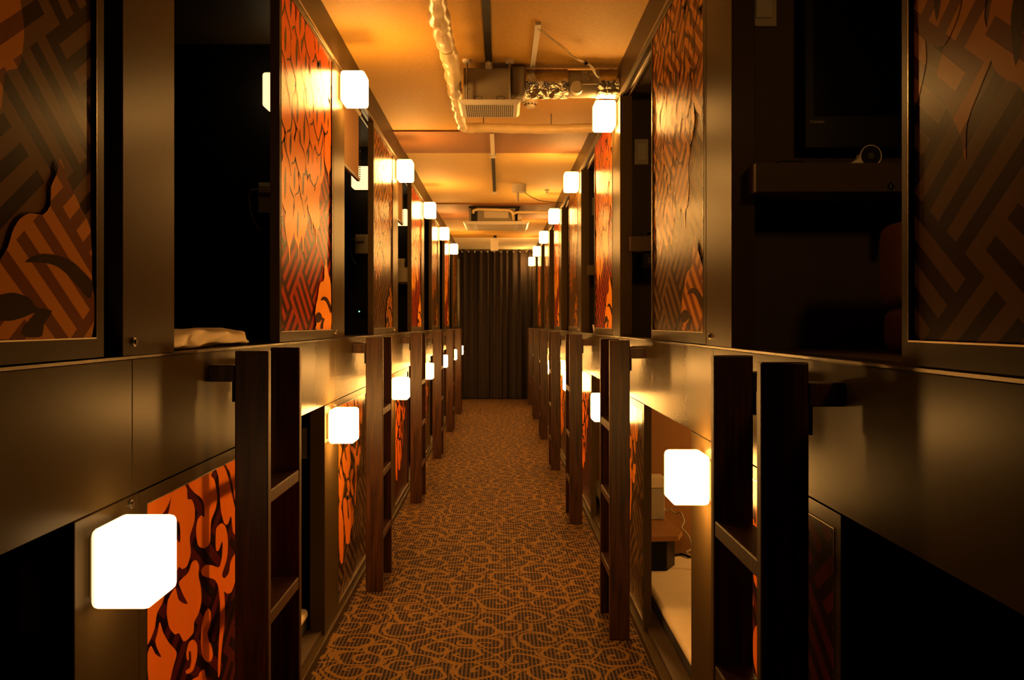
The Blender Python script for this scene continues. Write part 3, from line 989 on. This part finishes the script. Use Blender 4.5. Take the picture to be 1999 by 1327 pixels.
wire('ceiling_cable', 'thin pale twin cable with black clip between white raceway and foil duct',
     [(0.152, 3.72, ZC - 0.014), (0.24, 3.85, 2.455), (0.335, 3.98, 2.425), (0.40, 4.08, 2.43), (0.45, 4.2, 2.41), (0.50, 4.32, 2.42), (0.545, 4.36, 2.44)], 0.0015, 'wire_white', (0.385, 4.05, 2.428))

# smoke detector
r = empty('smoke_detector', (0.165, 4.98, ZC), 0, 'small round cream smoke detector on the ceiling just beyond the foil duct', 'smoke detector')
MB().cyl((0, 0, 0), (0, 0, -0.018), 0.043, 'cream_plastic', 28, 0.040).build('base', r)
MB().cyl((0, 0, -0.018), (0, 0, -0.04), 0.032, 'cream_plastic', 28, 0.024).build('cap', r)
m = MB()
for i in range(10):
    a = i * 2 * PI / 10
    m.box(0.03 * math.cos(a) - .004, 0.03 * math.cos(a) + .004, 0.03 * math.sin(a) - .004, 0.03 * math.sin(a) + .004, -0.027, -0.021, 'black')
m.build('vent_slots', r)

# far ceiling cassette air conditioner
def make_cassette():
    o = Vector((-0.045, 9.6, 2.28))
    r = empty('cassette_air_conditioner', o, 0, 'white panelled cassette air conditioner hanging from the far ceiling', 'air conditioner')
    m = MB()
    m.box(-0.20, 0.20, -0.22, 0.30, 0.03, 0.205, 'grey_metal')
    m.build('body', r, 0.006)
    MB().box(-0.128, 0.128, -0.226, -0.22, 0.075, 0.165, 'cream_plastic').build('service_plate', r, 0.002)
    p = MB()
    w = 0.345
    p.add([(-w, -w, 0.03), (w, -w, 0.03), (w, w, 0.03), (-w, w, 0.03), (-w + .025, -w + .025, 0.0), (w - .025, -w + .025, 0.0), (w - .025, w - .025, 0.0), (-w + .025, w - .025, 0.0)],
          [(0, 3, 2, 1), (0, 1, 5, 4), (1, 2, 6, 5), (2, 3, 7, 6), (3, 0, 4, 7), (4, 5, 6, 7)], 'white_plastic')
    pn = p.build('panel', r, 0.006)
    MB().box(-0.2, 0.2, -0.2, 0.2, -0.004, 0.002, 'cream_plastic').build('intake_grille', pn, 0.003)
    for dx, dy, sx, sy in ((0, -0.265, 0.2, 0.022), (0, 0.265, 0.2, 0.022), (-0.265, 0, 0.022, 0.2), (0.265, 0, 0.022, 0.2)):
        MB().box(dx - sx, dx + sx, dy - sy, dy + sy, -0.003, 0.002, 'cream_plastic').build('louver', pn, 0.002)
    s = MB()
    for xx in (0.235, 0.262): s.box(xx - 0.008, xx + 0.008, -0.29, -0.262, -0.002, 0.001, 'black')
    for xx in (-0.285, -0.26, -0.235): s.box(xx - 0.004, xx + 0.004, -0.29, -0.25, -0.002, 0.001, 'grille_dark')
    s.build('indicator_window', pn)
    f = MB()
    f.box(-0.285, -0.262, -0.24, -0.21, 0.03, 0.21, 'grey_metal')
    f.box(-0.285, 0.25, -0.24, -0.21, 0.178, 0.208, 'black')
    f.box(-0.262, -0.20, -0.235, -0.1, 0.04, 0.178, 'black')
    f.box(0.20, 0.24, -0.2, 0.0, 0.05, 0.178, 'black')
    f.build('hanging_frame', r)
    k = MB()
    k.tube([(-0.24, -0.26, 0.12), (-0.24, -0.26, 0.150), (-0.20, -0.262, 0.162), (0.0, -0.262, 0.158), (0.14, -0.262, 0.150), (0.17, -0.26, 0.13), (0.175, -0.25, 0.09), (0.18, -0.22, 0.06)], 0.017, 'tape', 10)
    k.build('drain_pipe', r)
    k = MB()
    k.tube([(0.165, -0.255, 0.10), (0.185, -0.258, 0.122), (0.22, -0.26, 0.132), (0.40, -0.26, 0.134), (0.60, -0.26, 0.134), (0.63, -0.26, 0.134)], 0.015, 'tape', 10)
    k.build('refrigerant_pipe', r)
    b = MB().cyl((0.225, -0.25, 0.075), (0.265, -0.25, 0.075), 0.042, 'cream_plastic', 20)
    b.build('junction_box', r)
make_cassette()

r = empty('ceiling_canister', (0.166, 7.98, ZC), 0, 'white round canister with a short stem on the far ceiling above the air conditioner', 'ceiling fitting')
MB().cyl((0, 0, 0), (0, 0, -0.068), 0.063, 'white_plastic', 32).build('canister', r, 0.004)
MB().cyl((-0.012, 0, -0.06), (-0.012, 0, -0.155), 0.012, 'cream_plastic', 14).build('stem', r)
wire('canister_cable', 'thin dark cable drooping from the white ceiling canister to the right wall',
     [(0.20, 7.97, ZC - 0.06), (0.27, 8.0, 2.385), (0.35, 8.03, 2.355), (0.45, 8.06, 2.345), (0.568, 8.1, 2.345)], 0.003, 'black')
r = empty('sprinkler_head', (0.43, 8.3, ZC), 0, 'tiny white sprinkler head on the far ceiling near the right wall', 'sprinkler')
MB().cyl((0, 0, 0), (0, 0, -0.012), 0.02, 'white_plastic', 16).build('collar', r)
MB().cyl((0, 0, -0.012), (0, 0, -0.035), 0.009, 'white_plastic', 12).build('nozzle', r)
r = empty('hanging_box', (-0.085, 12.6, ZC), 0, 'pale upright box hanging from the ceiling in front of the dark curtain', 'ceiling fitting')
MB().box(-0.052, 0.052, -0.03, 0.03, -0.215, -0.03, 'white_plastic').build('case', r, 0.01, 3)
MB().box(-0.012, 0.03, -0.02, 0.02, -0.03, 0.0, 'black').build('mount', r)

# ------------------------------------------------------------------ inside the capsules
# light switch plates on the partitions
def make_switch():
    r = empty('switch_plate', (0, 0, 0))
    MB().box(-0.0345, 0.0345, -0.008, 0, 0, 0.127, 'cream_plastic').build('plate', r, 0.003)
    MB().box(-0.022, 0.022, -0.0125, -0.007, 0.022, 0.105, 'white_plastic').build('rocker', r, 0.002)
    note_kids(r)
    return r
sw = make_switch()
sw.location = (0.697, PART_UR, 2.037)
tag(sw, 'cream switch plate on the partition inside the nearest upper right capsule', 'switch', 'switch plates')
for k, w in ((1, 'second'), (2, 'third')):
    dup(sw, (0.697, PART_UR + k * PER, 2.037), 0, 'cream switch plate on the partition inside the %s upper right capsule' % w, 'switch plates', 'switch')
dup(sw, (-0.822, PART_LL, 0.70), 0, 'cream switch plate on the partition inside the nearest lower left capsule', 'switch plates', 'switch')
dup(sw, (-0.822, PART_LL + PER, 0.70), 0, 'cream switch plate on the partition inside the second lower left capsule', 'switch plates', 'switch')

# shelves in the right upper capsules
def make_shelf():
    r = empty('capsule_shelf', (0, 0, 0))
    MB().box(0.0, 0.72, -0.24, 0.0, -0.068, 0.0, 'interior').box(-0.035, 0.0, -0.24, -0.176, -0.068, 0.0, 'interior').build('board', r)
    MB().box(0.34, 0.36, -0.16, 0.0, -0.16, -0.068, 'black').build('bracket', r)
    MB().box(0.68, 0.70, -0.20, 0.0, -0.24, -0.068, 'black').build('bracket', r)
    note_kids(r)
    return r
sh = make_shelf()
sh.location = (0.645, PART_UR, 1.634)
tag(sh, 'dark wooden shelf under the television in the nearest upper right capsule', 'shelf', 'capsule shelves')
for k, w in ((1, 'second'), (2, 'third')):
    dup(sh, (0.645, PART_UR + k * PER, 1.66), 0, 'dark wooden shelf inside the %s upper right capsule' % w, 'capsule shelves', 'shelf')

def text_mesh(name, body, size, parent, mat, loc, rot=(PI / 2, 0, 0)):
    cu = bpy.data.curves.new(name, 'FONT')
    cu.body = body
    cu.size = size
    cu.extrude = 0.0003
    cu.align_x = 'CENTER'
    cu.align_y = 'CENTER'
    t = bpy.data.objects.new(name, cu)
    C.objects.link(t)
    dg = bpy.context.evaluated_depsgraph_get()
    me = bpy.data.meshes.new_from_object(t.evaluated_get(dg))
    bpy.data.objects.remove(t)
    me.materials.clear()
    me.materials.append(MT[mat])
    o = bpy.data.objects.new(name, me)
    C.objects.link(o)
    o.parent = parent
    o.location = loc
    o.rotation_euler = rot
    return o

r = empty('television', (0.785, PART_UR, 1.70), 0, 'black flat television on the partition of the nearest upper right capsule', 'television')
t = MB().box(0.0, 0.56, -0.055, -0.02, 0.0, 0.46, 'black').box(0.18, 0.38, -0.02, 0.0, 0.1, 0.26, 'black').build('bezel', r, 0.008, 3)
MB().box(0.028, 0.532, -0.0565, -0.054, 0.088, 0.445, 'screen').build('screen', r)
text_mesh('maker_logo', 'TOSHIBA', 0.0095, t, 'logo', (0.036, -0.0562, 0.073))

def make_speaker():
    r = empty('round_speaker', (0.905, PART_UR - 0.19, 1.634), 0, 'small round black faced speaker with a white rim and flared tail on the shelf', 'speaker')
    R = 0.0255
    m = MB()
    ring = [(R * math.cos(a), 0.0, R + 0.001 + R * math.sin(a)) for a in [i * 2 * PI / 40 for i in range(41)]]
    m.tube(ring, 0.0014, 'gloss_white', 8, False)
    m.build('rim', r)
    d = MB()
    d.cyl((0, 0.002, R + 0.001), (0, 0.030, R + 0.001), R - 0.0005, 'black', 36)
    d.cyl((0, -0.001, R + 0.001), (0, 0.003, R + 0.001), 0.0075, 'mesh_black', 20)
    d.build('driver', r)
    p = []
    top = [(-0.080, 0.003), (-0.06, 0.0065), (-0.044, 0.011), (-0.034, 0.017), (-0.028, 0.024), (-0.0250, 0.032)]
    for x, z in top: p.append((x, 0.0, z))
    for a in (195, 210, 225, 238): p.append((R * math.cos(math.radians(a)), 0.0, R + 0.001 + R * math.sin(math.radians(a))))
    p += [(-0.02, 0.0, 0.001), (-0.05, 0.0, 0.001), (-0.078, 0.0, 0.001)]
    MB().prism(p, (0, 0.022, 0), 'gloss_white').build('tail', r)
make_speaker()
r = empty('remote_control', (0.70, PART_UR - 0.20, 1.634), 0, 'thin black remote control lying on the shelf in the nearest upper right capsule', 'remote control')
MB().box(-0.03, 0.03, -0.02, 0.02, 0.0, 0.009, 'black').build('case', r, 0.003)
m = MB()
for i in range(4): m.cyl((-.02 + i * .013, 0, .009), (-.02 + i * .013, 0, .0105), .003, 'grey_metal', 8)
m.build('buttons', r)
r = empty('number_tag', (0.931, PART_UR - 0.2401, 1.578), 0, 'tiny printed tag with a numeral one on the shelf edge', 'tag')
MB().box(-0.009, 0.009, -0.0012, 0.0, -0.0105, 0.0105, 'black').build('plate', r)
m = MB()
for x0, x1, z0, z1 in ((-.008, -.003, .0085, .0095), (.003, .008, .0085, .0095), (-.008, -.003, -.0095, -.0085), (.003, .008, -.0095, -.0085),
                       (-.008, -.0072, .003, .0095), (.0072, .008, .003, .0095), (-.008, -.0072, -.0095, -.003), (.0072, .008, -.0095, -.003)):
    m.box(x0, x1, -.0016, -.0012, z0, z1, 'logo')
m.build('border', r)
text_mesh('numeral', '1', 0.014, r, 'logo', (0.0, -0.0014, 0.0))
r = empty('shelf_clutter', (0.74, PART_UR + PER - 0.2, 1.66), 0, 'black headset lying on the shelf inside the second upper right capsule', 'headset')
MB().tube([(-.06, 0, .012), (-.03, .02, .02), (0, .028, .022), (.03, .02, .02), (.06, 0, .012)], .007, 'black', 10).build('headband', r)
for s in (-1, 1): MB().cyl((s * .06, -.012, .014), (s * .06, .012, .014), .014, 'black', 16).build('ear_cup', r, 0.003)
r.name = 'headset'
r = empty('television', (0.675, PART_UR + PER, 1.515), 0, 'small black box mounted below the shelf inside the second upper right capsule', 'box')
MB().box(0.0, 0.25, -0.21, 0.0, 0.0, 0.072, 'black').build('case', r, 0.003)
MB().box(0.02, 0.08, -0.2115, -0.2095, 0.02, 0.05, 'grille_dark').build('port_panel', r)
r.name = 'equipment_box'

r = empty('floor_chair', (1.0, 1.95, ZLED), 0, 'maroon padded legless chair at the end of the nearest upper right capsule', 'chair')
def pad(x0, x1, y0, y1, z0, z1, rad, nm):
    return rounded_box(x0, x1, y0, y1, z0, z1, rad, 'cushion', 4).build(nm, r)
pad(-0.155, 0.30, -0.05, 0.07, 0.10, 0.285, 0.03, 'backrest')
pad(-0.150, 0.30, -0.32, 0.06, 0.0, 0.10, 0.03, 'seat')

# mattresses with sheets
def make_mattress():
    r = empty('mattress', (0, 0, 0))
    rounded_box(0.0, 0.92, -0.86, 0.86, 0.0, 0.07, 0.015, 'mattress_side').build('base', r)
    rounded_box(-0.004, 0.924, -0.865, 0.865, 0.045, 0.086, 0.018, 'sheet', 4).build('sheet', r)
    note_kids(r)
    return r
mt = make_mattress()
mt.location = (XR + 0.07, PART_LR + 0.05 + 1.005, 0.05)
tag(mt, 'cream sheeted mattress in the lower right capsule seen beyond the white lamp', 'mattress', 'capsule mattresses')
dup(mt, (XR + 0.07, PART_LR + 0.05 + 1.005 + PER, 0.05), 0, 'cream sheeted mattress in the second lower right capsule', 'capsule mattresses', 'mattress')
dup(mt, (XL - 0.07, PART_LL + 0.05 + 1.005, 0.05), PI, 'cream sheeted mattress in the nearest lower left capsule behind the first ladder', 'capsule mattresses', 'mattress')

# folded futon rolls in the left upper capsules
def make_futon(L, rr, seed):
    rnd = random.Random(seed)
    n, rows = 26, 40
    vs_, fs = [], []
    for j in range(rows + 1):
        t = j / rows
        e = min(1, min(t, 1 - t) / 0.06) ** 0.5 if 0 < t < 1 else 0.0
        for i in range(n):
            a = 2 * PI * i / n
            q = 1 + 0.10 * math.sin(3 * a + 9 * t + seed) + 0.07 * math.sin(5 * a - 21 * t) + rnd.uniform(-.02, .02)
            w = 0.10 * (0.75 + 0.25 * e) * q
            h = rr * (0.6 + 0.4 * e) * (q * (1 if math.sin(a) > 0 else 0.95))
            sx = math.copysign(abs(math.cos(a)) ** 0.6, math.cos(a)) * w
            sz = math.copysign(abs(math.sin(a)) ** 0.6, math.sin(a)) * h
            vs_.append((sx, t * L, max(0.0, rr + sz)))
    for j in range(rows):
        for i in range(n):
            fs.append((j * n + i, j * n + (i + 1) % n, (j + 1) * n + (i + 1) % n, (j + 1) * n + i))
    fs.append(tuple(range(n))[::-1])
    fs.append(tuple(rows * n + i for i in range(n)))
    m = MB()
    m.add(vs_, fs, 'sheet', True)
    return m
f = make_futon(0.74, 0.023, 1).build('folded_futon', None, 0, 2, (-0.815, 1.84, ZLED + 0.003))
tag(f, 'folded cream futon edge lying on the sill of the nearest upper left capsule', 'futon', 'folded bedding on the upper sills')
f = make_futon(0.30, 0.022, 4).build('folded_futon', None, 0, 2, (-0.865, 3.95, ZLED + 0.003))
tag(f, 'folded cream futon corner on the sill of the second upper left capsule', 'futon', 'folded bedding on the upper sills')
r = empty('paper_cup', (0.648, 6.02, ZLED), 0, 'small cream paper cup on the sill of an upper right capsule beside a red door', 'cup')
MB().tube([(0, 0, 0), (0, 0, 0.055)], [0.022, 0.030], 'sheet', 20).build('body', r)
m = MB()
m.tube([(0.0305 * math.cos(a), 0.0305 * math.sin(a), 0.055) for a in [i * 2 * PI / 24 for i in range(25)]], 0.002, 'white_plastic', 6, False)
m.build('rim', r)

# reading lamps inside the left upper capsules
il = make_lamp('reading_lamp', 'shade_dim')
il.location = (-0.853, PART_UL, 2.087)
tag(il, 'dim cream reading lamp inside the nearest upper left capsule', 'lamp', 'reading lamps')
for k, w in ((1, 'second'), (2, 'third')):
    dup(il, (-0.853, PART_UL + k * PER, 2.087), 0, 'dim cream reading lamp inside the %s upper left capsule' % w, 'reading lamps', 'lamp')

# roller blinds
def make_blind():
    r = empty('roller_blind', (0, 0, 0))
    MB().cyl((0, -0.30, 2.335), (0, 0.33, 2.335), 0.014, 'cream_plastic', 14).build('roller', r)
    MB().box(-0.0012, 0.0012, -0.30, 0.32, 2.0, 2.34, 'blind').build('fabric', r)
    MB().box(-0.008, 0.008, -0.30, 0.32, 1.983, 2.002, 'wood').build('bottom_bar', r, 0.003)
    b = MB()
    for i in range(28):
        z = 2.32 - i * 0.0118
        b.cyl((0.006, 0.326, z), (0.006, 0.326, z - 0.006), 0.0035, 'black', 6)
    b.build('bead_chain', r)
    note_kids(r)
    return r
bl = make_blind()
bl.location = (XL - 0.045, 4.30, 0)
tag(bl, 'tan roller blind half lowered in the second upper left opening', 'blind', 'roller blinds')
dup(bl, (XL - 0.045, 4.30 + PER, 0), 0, 'tan roller blind half lowered in the third upper left opening', 'roller blinds', 'blind')

# chargers on the left partitions
def make_charger():
    r = empty('wall_charger', (0, 0, 0))
    MB().box(-0.03, 0.09, -0.008, 0, -0.06, 0.06, 'cream_plastic').build('outlet_plate', r, 0.003)
    MB().box(-0.02, 0.03, -0.045, -0.008, 0.012, 0.045, 'cream_plastic').build('adapter', r, 0.004)
    MB().tube([(-0.02, -0.03, 0.03), (-0.05, -0.032, 0.028), (-0.06, -0.03, 0.0), (-0.055, -0.028, -0.05), (-0.045, -0.026, -0.09), (-0.02, -0.025, -0.13)], 0.0018, 'wire_white', 6).build('cord', r)
    note_kids(r)
    return r
ch = make_charger()
ch.location = (-0.93, PART_UL, 1.75)
tag(ch, 'cream wall charger with dangling cord inside the nearest upper left capsule', 'charger', 'wall chargers')
dup(ch, (-0.88, PART_UL + PER, 1.75), 0, 'cream wall charger with dangling cord inside the second upper left capsule', 'wall chargers', 'charger')
MT['led'] = shade_mat('green_indicator', 6.0, (0.25, 1.0, 0.55))
r = empty('power_strip', (-0.86, PART_UL + PER, 1.30), 0, 'black power strip with a green light inside the second upper left capsule', 'power strip')
MB().box(-0.05, 0.05, -0.03, 0.0, 0.0, 0.05, 'black').build('case', r, 0.004)
MB().box(-0.024, -0.018, -0.033, -0.0295, 0.024, 0.030, 'led').build('indicator', r)
r = empty('small_shelf', (-0.88, PART_UL + 2 * PER, 1.60), 0, 'small dark shelf with white boxes inside the third upper left capsule', 'shelf')
MB().box(-0.10, 0.16, -0.20, 0.0, -0.02, 0.0, 'interior').build('board', r, 0.002)
MB().box(-0.08, -0.07, -0.15, 0.0, -0.10, -0.02, 'interior').build('bracket', r)
def carton(x, y, z, w, h, label):
    r = empty('carton', (x, y, z), 0, label, 'box', 'cartons on the small shelf')
    MB().box(-w / 2, w / 2, -0.06, 0.06, 0, h * 0.72, 'sheet').build('body', r, 0.003)
    MB().box(-w / 2 - .002, w / 2 + .002, -0.062, 0.062, h * 0.72, h, 'sheet').build('lid', r, 0.003)
carton(-0.835, PART_UL + 2 * PER - 0.08, 1.60, 0.11, 0.125, 'larger cream carton standing on the small shelf in the third upper left capsule')
carton(-0.855, PART_UL + 2 * PER - 0.08, 1.725, 0.09, 0.075, 'smaller cream carton stacked on the larger carton in the third upper left capsule')

fill_lamp_low = make_lamp('reading_lamp', 'shade')  # added out of sight to brighten the lower right partition and mattress
fill_lamp_low.location = (1.72, PART_LR + PER - 0.33, 0.80)
fill_lamp_low.rotation_euler = (0, 0, RW)
tag(fill_lamp_low, 'added unseen fill lamp on the back panel inside the lower right capsule', 'lamp', 'reading lamps')
fill_lamp_up = make_lamp('reading_lamp', 'shade_medium')  # unseen lamps added to light the upper right partitions and shelves
fill_lamp_up.location = (1.05, PART_UR + 0.05 - PER, 2.08)
fill_lamp_up.rotation_euler = (0, 0, PI)
tag(fill_lamp_up, 'added unseen fill lamp at the near end of the nearest upper right capsule', 'lamp', 'reading lamps')
for k, w in ((0, 'second'), (1, 'third')):
    dup(fill_lamp_up, (1.05, PART_UR + 0.05 + k * PER, 2.08), PI, 'added unseen fill lamp at the near end of the %s upper right capsule' % w, 'reading lamps', 'lamp')
# low unit at the end of the lower right capsule, with things on it
y1 = PART_LR + PER
r = empty('bedside_unit', (0.64, y1, 0.136), 0, 'dark bedside unit with a wooden top in the lower right capsule beyond the white lamp', 'bedside unit')
MB().prism([(0.0, 0.0, 0.15), (0.155, 0.0, 0.15), (0.188, -0.40, 0.15), (0.15, -0.50, 0.15), (0.0, -0.52, 0.15)], (0, 0, 0.022), 'interior_wood').build('top', r, 0.002)
MB().prism([(0.0, 0.0, 0.0), (0.13, 0.0, 0.0), (0.165, -0.34, 0.0), (0.11, -0.44, 0.0), (0.0, -0.44, 0.0)], (0, 0, 0.15), 'black').build('body', r, 0.002)
r = empty('tissue_box', (0.755, y1 - 0.12, 0.308), 0, 'tall cream box standing on the bedside unit in the lower right capsule', 'box')
MB().box(-0.055, 0.035, -0.05, 0.05, 0.0, 0.15, 'cream_plastic').build('body', r, 0.004)
MB().box(-0.055, 0.035, -0.05, 0.05, 0.152, 0.205, 'sheet').build('lid', r, 0.004)
wire('charging_cable', 'white charging cable looping down onto the bedside unit below the lit lamp',
     [(0.80, y1 - .1, 0.35), (0.805, y1 - .14, 0.345), (0.815, y1 - .16, 0.36), (0.835, y1 - .2, 0.345), (0.85, y1 - .25, 0.36), (0.86, y1 - .28, 0.325), (0.845, y1 - .3, 0.30), (0.87, y1 - .33, 0.27), (0.88, y1 - .36, 0.22), (0.85, y1 - .38, 0.205), (0.89, y1 - .4, 0.18), (0.91, y1 - .42, 0.14)], 0.004, 'wire_white')
wire('power_cable', 'black power cable lying on the cream mattress behind the bedside unit',
     [(0.83, y1 - .2, 0.145), (0.87, y1 - .17, 0.143), (0.90, y1 - .22, 0.145), (0.94, y1 - .16, 0.143), (0.99, y1 - .2, 0.145), (1.05, y1 - .14, 0.143)], 0.006, 'black')
